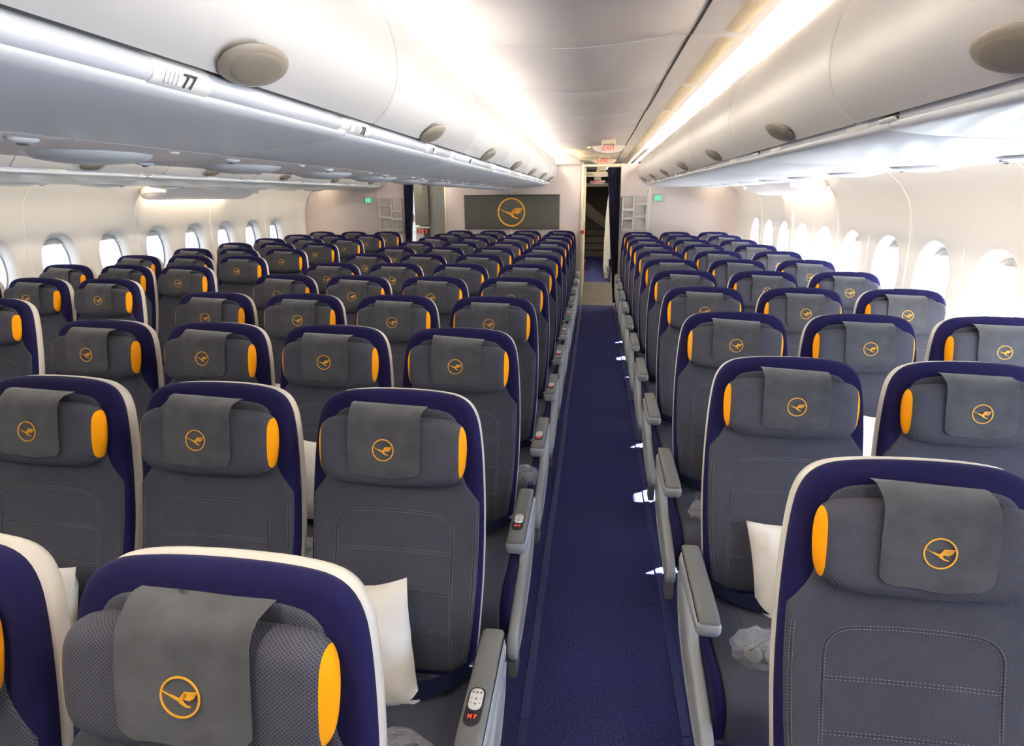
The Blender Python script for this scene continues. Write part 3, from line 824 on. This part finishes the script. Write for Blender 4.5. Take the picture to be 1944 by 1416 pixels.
def seat(x, y, label, group, aisle=0, mid=0, handset=False, rec=0.0, far=False):
    """aisle: side (+1/-1) carrying the aisle armrest and side panel; mid: side with a plain armrest"""
    t = thing('airline_seat', label, 'seat', (x, y, 0), 0, group)
    ob('back_shell', C['back_shell'], t); ob('side_bolster', C['side_bolster'], t)
    b = ob('backrest', C['backrest'], t); ob('seam_stitching', C['seam_stitching'], b)
    if y < 4: ob('stitch_thread', C['stitch_thread'], b)['kind'] = 'stuff'
    h = ob('headrest', C['headrest'], t)
    ob('headrest_side', C['wing_left'], h); ob('headrest_side', C['wing_right'], h)
    dx = random.uniform(-.010, .010); rt = random.uniform(-.022, .022)
    c = ob('headrest_cover', C['headrest_cover'], t, (dx, 0, 0)); c.rotation_euler = (0, rt, 0)
    c.location = (dx-ZT*math.sin(rt), 0, ZT*(1-math.cos(rt)))
    ob('emblem', C['emblem'], c)
    q = ob('seat_cushion', C['seat_cushion'], t)
    ob('cushion_side', C['cushion_side_wl' if aisle < 0 else 'cushion_side_l'], q); ob('cushion_side', C['cushion_side_wr' if aisle > 0 else 'cushion_side_r'], q); ob('cushion_seam', C['cushion_seam'], q)
    if aisle:
        sc = (aisle, 1, 1)
        a = ob('armrest', C['arm_body'], t, scale=sc); ob('arm_pad', C['arm_pad'], a); ob('arm_pivot', C['arm_pivot'], a)
        if handset:
            ob('handset', C['handset'], a); ob('handset_face', C['handset_face'], a); ob('handset_display', C['handset_display'], a); ob('handset_buttons', C['handset_buttons'], a)
            ob('display_digits', text_mesh('display_digits', 'H 7', .0135, 'led_red', .0003, .0003), a, (AX-.002, -.487, ZA+.0063))
        p = ob('side_panel', C['side_panel'], t, scale=sc); ob('panel_ridge', C['panel_ridge'], p); ob('panel_foot', C['panel_foot'], p)
    if mid:
        a = ob('armrest', C['mid_arm_body'], t, scale=(mid, 1, 1)); ob('arm_pad', C['mid_arm_pad'], a)
    f_ = ob('seat_frame', C['seat_frame'], t)
    for k in ('leg_l', 'leg_r', 'rear_leg_l', 'rear_leg_r'): ob('leg', C[k], t)
    s = ob('seat_belt', C['belt_l'], t); ob('belt_strap', C['belt_r'], s); ob('buckle', C['buckle'], s); ob('belt_clip', C['belt_clip'], s)
    return t
def rows_txt(r): return ORD[r]
# centre block: columns 1..4 from the left, 12 rows
pos_c = {4: 'on the right aisle', 3: 'second from the right aisle', 2: 'second from the left aisle', 1: 'on the left aisle'}
G1 = 'grey and navy economy seats in the centre block'
for r in range(12):
    for c in (1, 2, 3, 4):
        if (r == 0 and c < 3) or (r == 1 and c < 2): continue
        lab = 'navy-framed grey seat, %s centre row from the camera, %s' % (rows_txt(r), pos_c[c])
        seat(XC4-(4-c)*SP-(.008 if r == 0 else 0), .698+PITCH*r-(.012 if r == 0 else .004 if r == 1 else 0), lab, G1, aisle=(1 if c == 4 else -1 if c == 1 else 0), mid=(-1 if c in (3, 4) else 1 if c == 1 else 0), handset=(c == 4))
pos_r = {1: 'on the aisle', 2: 'middle seat', 3: 'by the window'}
G2 = 'grey and navy economy seats along the right windows'
for r in range(11):
    for c in (1, 2, 3):
        if (r == 0 and c > 1) or (r == 1 and c > 2): continue
        lab = 'navy-framed grey seat, %s right row from the camera, %s' % (rows_txt(r), pos_r[c])
        seat(.640+(c-1)*SP+(.012 if r == 0 else 0), 1.165+PITCH*r, lab, G2, aisle=(-1 if c == 1 else 0), mid=(1 if c in (1, 2) else 0))
G3 = 'grey and navy economy seats along the left windows'
pos_l = {1: 'by the window', 2: 'middle seat', 3: 'on the aisle'}
for r in range(9):
    for c in (1, 2, 3):
        if r == 0 and c < 3: continue
        lab = 'navy-framed grey seat, %s left row from the camera, %s' % (rows_txt(r), pos_l[c])
        seat(-3.2306-(3-c)*SP, 2.747+PITCH*r, lab, G3, aisle=(1 if c == 3 else 0), mid=(-1 if c in (2, 3) else 0))
# seats of the next cabin seen down the aisle
for r in range(5):
    seat(.60, 13.25+PITCH*r, 'far grey seat beyond the curtain on the right, %s of its column' % ORD[r], 'seats of the rear cabin', aisle=-1)
    seat(-.58, 13.1+PITCH*r, 'far grey seat beyond the galley on the left, %s of its column' % ORD[r], 'seats of the rear cabin', aisle=1)

# ================================================================ PILLOWS AND BAGS
def pillow_mesh(seed, w=.30, h=.37, t=.075):
    rnd = random.Random(seed); mb = MB(); N = 20
    ph = [rnd.uniform(0, 6) for _ in range(6)]
    for sgn in (1, -1):
        rows = []
        for i in range(N+1):
            row = []
            for j in range(N+1):
                u = -1+2*i/N; v = -1+2*j/N
                k = (1-abs(u)**2.6)*(1-abs(v)**2.6)
                pin2 = 1-.10*(1-v*v)*abs(u)**3; pin = 1-.12*(1-u*u)*abs(v)**3
                x = u*w/2*pin2; z = v*h/2*pin
                wr = .004*math.sin(9*u+ph[0]+3*v)*math.sin(7*v+ph[1])+.003*math.sin(16*(u+v)+ph[2])*abs(u*v)
                row.append((x, sgn*t*max(k, 0)**.7+wr*(1 if k > .02 else 0)+.012*math.sin(2*v+ph[3]), z))
            rows.append(row)
        mb.loft(rows, closed=False, cap0=False, cap1=False)
    return mb
def pillow(x, y, z, seed, label, tilt=.2, lean=-.25, sc=1.0, rz=0):
    me = smooth(pillow_mesh(seed).mesh('pillow'), 60)
    import bmesh
    b = bmesh.new(); b.from_mesh(me); bmesh.ops.remove_doubles(b, verts=b.verts, dist=.0008); b.to_mesh(me); b.free(); smooth(me, 60)
    me.materials.append(M['pillow'])
    o = ob('pillow', me, None, (x, y, z), (lean, tilt, rz), (sc, sc, sc)); return tag(o, label, 'pillow', 'small white pillows on the seats')
def bag(x, y, z, seed, label, s=.075):
    rnd = random.Random(seed); mb = MB(); nu, nv = 22, 14; rings = []
    for i in range(nv+1):
        a = -PI/2+PI*i/nv; a = max(min(a, 1.55), -1.55); ring = []
        for j in range(nu):
            b = 2*PI*j/nu; r = s*(1+rnd.uniform(-.13, .13))
            ring.append((r*math.cos(a)*math.cos(b)*1.1, r*math.cos(a)*math.sin(b)*.75, r*math.sin(a)*.8))
        rings.append(ring)
    mb.loft(rings); t = thing('headphone_bag', label, 'plastic bag', (x, y, z), 0, 'clear film bags with headphones')
    new('film', mb, 'bag', t, 35)
    mb = MB(); pts = [(s*.55*math.cos(k*.7), s*.45*math.sin(k*.9+1), s*.35*math.sin(k*.5)) for k in range(14)]
    mb.tube(chaikin(pts, 1, False), .0028, 5); new('cable', mb, 'dark', t)
    for sg in (-1, 1):
        o = ob('ear_pad', mesh('ear_pad', lambda: ellip(.024, .024, .010, 14, 8), 'arm_pad'), t, (sg*s*.35, -s*.25, 0), (1.2, 0, .4*sg))
    return t
YC = lambda r: .698+PITCH*r
YR = lambda r: 1.165+PITCH*r
YL = lambda r: 2.747+PITCH*r
pillow(XC4-.055, YC(1)-.27, .585, 1, 'white pillow standing on the nearest visible aisle seat left of the armrest keypad', -.13, -.22, .98)
pillow(.634+.045, YR(1)-.25, .565, 2, 'white pillow leaning on the aisle seat behind the nearest right seat', -.10, -.22, .98)
pillow(XC4-SP-.01, YC(2)-.27, .63, 3, 'white pillow glimpsed between the two nearest full centre headrests', .05, -.2)
pillow(XC4-2*SP+.02, YC(1)-.30, .58, 4, 'white pillow peeking out beside the shell of the leftmost near seat', .1, -.2)
pillow(XC4-3*SP+.06, YC(3)-.24, .70, 5, 'white pillow showing behind the gap between two left centre headrests', .1, -.2)
pillow(.634+.06, YR(2)-.25, .61, 6, 'white pillow on the aisle seat of the third right row', .06, -.2)
pillow(.634+SP+.02, YR(2)-.26, .66, 7, 'white pillow seen between the two right headrests of the second row', .1, -.2)
pillow(.634+.05, YR(4)-.25, .61, 8, 'small white pillow edge on the aisle seat of the fifth right row', .06, -.2)
pillow(XC4-2*SP, YC(3)-.26, .60, 9, 'white pillow on the centre block seat of the fourth row, second from left', -.1, -.2)
bag(-.405, .975, .50, 11, 'crumpled clear bag with headphones below the pillow on the near aisle seat')
bag(.505, 1.43, .50, 12, 'crumpled clear bag with headphones on the right aisle seat cushion')
bag(-.99, 1.70, .50, 13, 'crumpled clear headphone bag glimpsed between the near centre seats')
bag(-.285, 2.42, .50, 14, 'small clear headphone bag on the aisle seat of the fourth centre row', .06)
bag(.485, 2.19, .50, 15, 'small clear headphone bag on the aisle seat of the third right row', .06)

# ================================================================ BULKHEADS
def wall_box(name, x0, x1, y0, y1, z0, z1, m):
    mb = MB(); mb.rbox(x0, x1, y0, y1, z0, z1, .01); return struct(name, mb, m)
wall_box('wall_centre', -2.415, -.235, Y_END, Y_END+.05, 0, 2.205, 'bulk')
wall_box('wall_right_bulkhead', .40, 2.30, Y_END-.02, Y_END+.05, 0, 2.205, 'bulk')
wall_box('wall_left_bulkhead', 2*CX-2.30, -3.10, Y_END-.02, Y_END+.05, 0, 2.205, 'bulk')
mb = MB(); mb.rbox(-1.345, -1.330, Y_END-.008, Y_END+.01, 0, 2.2, .003); struct('trim_3', mb, 'trim')
mb = MB(); mb.rbox(-.235, -.195, Y_END-.02, Y_END+.06, 0, 2.21, .008); post = struct('trim_4', mb, 'cream')
mb = MB(); mb.rbox(.375, .402, Y_END-.03, Y_END+.06, 0, 2.21, .008); struct('trim_5', mb, 'cream')
mb = MB(); mb.rbox(-3.10, -3.06, Y_END-.03, Y_END+.06, 0, 2.21, .008); struct('trim_6', mb, 'cream')
mb = MB(); mb.rbox(.80, .835, Y_END-.035, Y_END, 0, 1.86, .006); struct('trim_7', mb, 'cream')
mb = MB(); mb.rbox(2*CX-.85-.06, 2*CX-.835-.04, Y_END-.035, Y_END, 0, 1.86, .006); struct('trim_8', mb, 'cream')
mb = MB(); mb.rbox(-2.435, -2.405, Y_END-.02, Y_END+.06, 0, 2.21, .008); struct('trim_9', mb, 'cream')
mb = MB(); mb.rbox(-.235, .402, Y_END-.01, Y_END+.03, 2.165, 2.205, .008); struct('trim_10', mb, 'cream')
mb = MB(); mb.rbox(-3.10, -2.41, Y_END-.01, Y_END+.03, 2.165, 2.205, .008); struct('trim_11', mb, 'cream')
# rounded fairing closing the end of the centre bins above the bulkhead
mb = MB(); pr = [(-2.4, 2.2)]+[(-.72+.48*math.sin(t), 2.2+.20*math.cos(t)) for t in [PI/2*i/8 for i in range(9)]]
mb.prism(pr, Y_END-.03, Y_END+.03, .01, lambda a, b, t: (a, t, b)); struct('trim_12', mb, 'bulk')
# display panel
t = thing('display_panel', 'wide dark grey panel with a yellow ringed crane emblem on the centre bulkhead', 'panel', (-1.333, Y_END-.03, 1.495))
mb = MB(); mb.rbox(-.768, .768, -.012, .028, -.258, .258, .006); new('panel_face', mb, 'screen', t)
mb = MB(); mb.rbox(-.772, .772, -.018, .01, .252, .266, .004); mb.rbox(-.772, .772, -.018, .01, -.266, -.252, .004); new('panel_rim', mb, 'bezel', t)
mb = MB(); bird(mb, .222, lambda a, b, l: (a, -.014-.004*l, b)); new('crane_emblem', mb, 'logo', t)
# lavatory signs
for x, z, lab in ((.945, 1.70, 'green lit lavatory sign on the right bulkhead'), (-3.71, 1.69, 'green lit lavatory sign on the left bulkhead')):
    t = thing('lavatory_sign', lab, 'sign', (x, Y_END-.035, z), 0, 'green lavatory signs')
    mb = MB(); mb.rbox(-.072, .072, -.012, .02, -.058, .058, .012); new('sign_box', mb, 'arm_grey', t)
    for fx, sk_ in ((-.028, 1), (.012, 0)):
        mb = MB(); r = .009
        mb.prism([(fx+r*math.cos(2*PI*i/10), .032+r*math.sin(2*PI*i/10)) for i in range(10)], -.015, -.011, .0005, lambda a, b, t_: (a, t_, b))
        body = [(-.011, .02), (.011, .02), (.018, -.008), (.008, -.008), (.007, -.042), (.001, -.042), (-.001, -.008), (-.002, -.042), (-.008, -.042), (-.008, -.008), (-.018, -.008)] if sk_ else [(-.015, .02), (.015, .02), (.015, -.01), (.008, -.012), (.007, -.042), (.001, -.042), (0, -.012), (-.001, -.042), (-.007, -.042), (-.008, -.012), (-.015, -.01)]
        mb.add([(fx+a, -.015, b) for a, b in body], [tuple(range(len(body)))])
        new('figure', mb, 'green', t)
    mb = MB()
    for k in range(4): mb.box(.038, .052, -.015, -.012, .026-.019*k, .034-.019*k)
    new('sign_bars', mb, 'green', t)
# literature racks
for x0, lab, sg in ((.405, 'pale open literature rack beside the right aisle curtain', 1), (-3.135, 'pale open literature rack beside the left aisle curtain', -1)):
    t = thing('literature_rack', lab, 'rack', (x0, Y_END-.03, 0), 0, 'literature racks on the bulkheads')
    z0, z1 = 1.20, 1.72; Wd = .39
    X = lambda a: sg*a
    def rb(mb, a, b, *r): mb.rbox(min(X(a), X(b)), max(X(a), X(b)), *r)
    mb = MB(); rb(mb, .0, Wd, -.004, .015, z0, z1, .004); new('back_plate', mb, 'rack', t)
    for a in (.0, .165, Wd-.02):
        mb = MB(); rb(mb, a, a+.018, -.06, 0, z0, z1, .004); new('upright', mb, 'metal', t)
    for a, b, zz in ((.018, .165, (1.20, 1.37, 1.50)), (.183, Wd-.02, (1.20, 1.40, 1.59))):
        for z in zz:
            mb = MB(); rb(mb, a, b, -.055, -.048, z, z+.045, .003); rb(mb, a, b, -.055, 0, z, z+.004, .001); new('pocket', mb, 'rack', t)
    mb = MB(); rb(mb, 0, Wd, -.06, 0, z0-.008, z0, .003); new('bottom_rail', mb, 'metal', t)
# curtains
def curtain(x0, x1, xb0, xb1, y, z0, z1, label, group):
    mb = MB(); n = 60; rows = []; depth = .035
    for k in range(9):
        w = k/8; z = z1+(z0-z1)*w
        a = x0+(xb0-x0)*w; b = x1+(xb1-x1)*w
        rows.append([(a+(b-a)*i/n+.004*math.sin(i*2.1+k), y+depth*math.sin(i/n*2*PI*7+.5*math.sin(k*.7)), z) for i in range(n+1)])
    rows2 = [[(p[0], p[1]+.004, p[2]) for p in r] for r in rows]
    mb.loft(rows, closed=False, cap0=False, cap1=False); mb.loft(rows2, closed=False, cap0=False, cap1=False)
    t = thing('curtain', label, 'curtain', (0, 0, 0), 0, group)
    new('curtain_cloth', mb, 'curtain', t, 80)
    mb = MB(); mb.tube([(x0-.0, y, z1+.012), (x1, y, z1+.012)], .007, 8); new('heading_rail', mb, 'cream', t)
curtain(.160, .365, .325, .385, Y_END-.07, .07, 2.15, 'navy blue curtain gathered at the right aisle doorway', 'aisle curtains')
curtain(-3.085, -2.91, -3.12, -3.06, Y_END-.07, .07, 2.15, 'navy blue curtain gathered at the left aisle doorway', 'aisle curtains')

# ================================================================ EXIT SIGNS
def exit_sign(x, y, zt, label, arrows, sc=1.0):
    t = thing('exit_sign', label, 'sign', (x, y, zt), 0, 'exit signs above the aisle'); t.scale = (sc, sc, sc)
    mb = MB(); mb.rbox(-.095, -.070, -.012, .012, -.075, .03, .004); mb.rbox(.070, .095, -.012, .012, -.075, .03, .004); mb.rbox(-.08, .08, -.010, .010, -.05, .03, .004)
    new('bracket', mb, 'cream', t)
    pr = [(-.215, -.078), (-.19, -.068), (0, -.062), (.19, -.068), (.215, -.078), (.212, -.092)]+[(.20*math.cos(a), -.095-.072*math.sin(a)) for a in [.15+(PI-.3)*i/14 for i in range(15)]]+[(-.212, -.092)]
    mb = MB(); mb.prism(pr, -.028, .028, .014, lambda a, b, t_: (a, t_, b)); new('sign_body', mb, 'sign_white', t)
    if zt < 2.4:
        mb = MB(); mb.rbox(-.05, .05, -.009, .009, .02, 2.46-zt, .003); new('hanger', mb, 'cream', t)
    if arrows is not None:
        o = ob('lettering', text_mesh('exit_text', 'EXIT', .078, 'sign_red', .0008, .0012), t, (0, -.0295, -.104), (PI/2, 0, 0))
        if arrows:
            mb = MB()
            for s in (-1, 1): mb.add([(s*.135, -.0300, -.104), (s*.108, -.0300, -.082), (s*.108, -.0300, -.126)], [(0, 1, 2)])
            new('arrow', mb, 'sign_red', t)
    return t
exit_sign(.142, 8.15, 2.425, 'white exit sign with red letters, nearest of the ceiling signs', False)
exit_sign(.130, 11.0, 2.425, 'white exit sign with red letters and side arrows above the curtain rail', True)
exit_sign(.098, 13.1, 2.29, 'plain white sign back half hidden below the doorway rail', None)
exit_sign(.03, 16.8, 2.20, 'farthest white exit sign with red lettering over the stairs', True)
for x, y, z in ((-.12, 9.0, 2.408), (-.05, 17.6, 2.1)):
    mb = MB(); mb.rbox(-.07, .07, -.05, .05, -.004, .01, .004)
    t = thing('ceiling_spot', 'small amber spot light in the ceiling before the doorway' if y < 10 else 'small amber spot light over the stairs', 'light', (x, y, z), 0, 'amber ceiling spots')
    new('spot_plate', mb, 'cream', t); ob('spot_lens', mesh('spot_lens', lambda: ellip(.022, .03, .008, 12, 6), 'amber'), t, (0, 0, -.006))

# ================================================================ REAR OF THE RIGHT AISLE
mb = MB(); mb.rbox(-2.38, -.20, 9.70, 12.35, 0, 2.25, .01); gal = struct('wall_galley', mb, 'cream')
t = thing('galley_door', 'beige galley door edge with a slim recessed latch left of the aisle', 'door', (-.20, 10.2, 0))
mb = MB(); mb.rbox(-.005, .012, 0, .75, .05, 2.1, .004); new('door_leaf', mb, 'cream', t)
mb = MB(); mb.rbox(.010, .018, .28, .36, 1.15, 1.32, .004); new('latch', mb, 'dark', t)
mb = MB(); mb.rbox(-.225, -.17, Y_END-.07, Y_END-.02, 1.16, 1.215, .008); new('red_handle', mb, 'red', post)
mb = MB(); mb.box(-.20, -.185, 12.3, 12.45, 0, .45); 
for i, (y, z) in enumerate(((12.28, .18), (12.28, .42))):
    mb = MB(); mb.rbox(-.19, -.165, y-.03, y, z, z+.07, .005); new('red_latch', mb, 'red', gal)
mb = MB(); mb.rbox(.36, 2.3, 12.40, 12.46, 0, 2.2, .01); struct('wall_rear_partition', mb, 'bulk')
t = thing('seat_divider', 'white slanted divider with a green arrow mark beside the far seats', 'divider', (.20, 12.62, 0))
mb = MB(); mb.prism(chaikin([(0, .05), (.16, .05), (.16, 1.80), (.075, 1.80), (.045, 1.72), (0, 1.1)], 1), 0, .04, .008, lambda a, b, t_: (a, t_, b)); new('divider_panel', mb, 'door_white', t)
mb = MB(); mb.add([(.075, -.002, 1.50), (.125, -.002, 1.50), (.10, -.002, 1.42), (.09, -.002, 1.50), (.11, -.002, 1.50), (.11, -.002, 1.57), (.09, -.002, 1.57)], [(0, 1, 2), (3, 4, 5, 6)]); new('green_arrow', mb, mat and 'green', t)
# header beams of the rear cabin
for i, (y, z0, z1) in enumerate(((12.42, 2.16, 2.20), (15.0, 2.18, 2.24), (18.0, 2.0, 2.10))):
    mb = MB(); mb.rbox(-.6, .6, y, y+.06, z0, z1, .008); struct('trim_%d' % (13+i), mb, 'cream')
# stairs
t = thing('staircase', 'dark staircase climbing at the far end of the right aisle', 'stairs', (0, 17.9, 0))
for k in range(7):
    mb = MB(); mb.rbox(-.62, .62, .26*k, .26*(k+1)+.03, .19*k+.12, .19*k+.15, .004); new('tread', mb, 'steel' if 0 else 'olive', t)
    mb = MB(); mb.box(-.6, .6, .26*k+.02, .26*k+.04, .19*k-.02 if k else 0, .19*k+.125); new('riser', mb, 'brown', t)
mb = MB(); mb.prism([(-.05, .35), (2.0, 1.75), (2.0, 1.35), (-.05, -.0)], .60, .64, .004, lambda a, b, t_: (t_, a, b)); new('stringer', mb, 'brown', t)
mb = MB(); mb.tube([(-.62, -.1, 1.5), (.25, -.1, .85)], .02, 8); new('handrail', mb, 'olive', t)
mb = MB(); mb.prism([(-.62, 1.85), (-.62, 1.55), (.3, .82), (.45, .82), (.45, 1.0)], -.06, -.03, .004, lambda a, b, t_: (a, t_, b)); new('stair_side', mb, 'brown', t)
wall_box('wall_stair_left', -.66, -.62, 17.8, 20.6, 0, 2.1, 'brown'); wall_box('wall_stair_right', .66, .70, 17.8, 20.6, 0, 2.1, 'brown')

# ================================================================ REAR OF THE LEFT AISLE
mb = MB(); mb.rbox(-3.14, -2.6, 11.2, 11.26, 0, 2.25, .008); struct('wall_galley_side', mb, 'grey_wall')
t = thing('galley_unit', 'olive grey galley unit with red latches left of the centre bulkhead', 'galley', (-3.30, 11.15, 0))
mb = MB(); mb.rbox(-.115, .16, 0, .5, 1.22, 2.25, .008); new('upper_cabinet', mb, 'olive', t)
mb = MB(); mb.rbox(-.115, .16, -.01, .5, 1.16, 1.20, .006); new('counter', mb, 'steel', t)
mb = MB(); mb.rbox(-.115, .04, .01, .5, .1, 1.155, .006); new('cart_bay', mb, 'steel', t)
for k in range(4):
    mb = MB(); mb.rbox(-.09+.06*k, -.06+.06*k, -.012, .012, 1.07, 1.15, .005); new('latch', mb, 'red', t)
mb = MB(); mb.rbox(-.0, .06, -.006, .004, 1.80, 1.95, .004); mb.rbox(-.02, .14, -.004, .002, 1.50, 1.505, .001); new('placard', mb, 'grey_wall', t)
t = thing('cabin_door', 'white aircraft door with a dark oval porthole behind the left curtain', 'door', (-3.62, 11.4, 0))
mb = MB(); N = 24
# leaf with porthole
ring = [(.07+.055*math.cos(2*PI*i/N), 1.36+.10*math.sin(2*PI*i/N)) for i in range(N)]; rect = []
for i in range(N):
    a = 2*PI*i/N; c, s_ = math.cos(a), math.sin(a); sc = min((.27 if c > 0 else .47)/max(abs(c), 1e-6), (.8 if s_ > 0 else 1.3)/max(abs(s_), 1e-6)); rect.append((.07+c*sc, 1.36+s_*sc))
mb.loft([[(a, .05, b) for a, b in ring], [(a, .0, b) for a, b in ring], [(a, 0, b) for a, b in rect], [(a, .05, b) for a, b in rect]], cap0=False, cap1=False); new('door_leaf', mb, 'door_white', t)
mb = MB(); mb.tube([(.07+.062*math.cos(2*PI*i/N), -.004, 1.36+.107*math.sin(2*PI*i/N)) for i in range(N)], .010, 6, True); new('porthole_rim', mb, 'trim', t)
mb = MB(); mb.prism([(.07+.057*math.cos(2*PI*i/N), 1.36+.102*math.sin(2*PI*i/N)) for i in range(N)], .02, .03, .002, lambda a, b, t_: (a, t_, b)); new('porthole', mb, 'olive', t)
mb = MB(); mb.tube([(-.1, -.02, 1.10), (.2, -.02, 1.10)], .008, 8); new('door_rail', mb, 'metal', t)

t = thing('added_fill_lamp', 'added flat fill light over the left cabin door entry', 'light', (-3.9, 10.8, 2.44))  # invented fixture, added to brighten the white door leaf
mb = MB(); mb.rbox(-.45, .45, -.5, .5, .0, .03, .01); new('lamp_frame', mb, 'trim', t)
mb = MB(); mb.rbox(-.4, .4, -.45, .45, -.012, -.002, .004); new('lamp_diffuser', mb, 'entry', t)

t = thing('rear_fill_lamp', 'added flat fill light in the rear cabin before the stairs', 'light', (.0, 16.6, 2.45))  # fill light added to lift the dark staircase
mb = MB(); mb.rbox(-.35, .35, -.5, .5, .0, .03, .01); new('lamp_frame', mb, 'trim', t)
mb = MB(); mb.rbox(-.3, .3, -.45, .45, -.012, -.002, .004); new('lamp_diffuser', mb, 'entry', t)
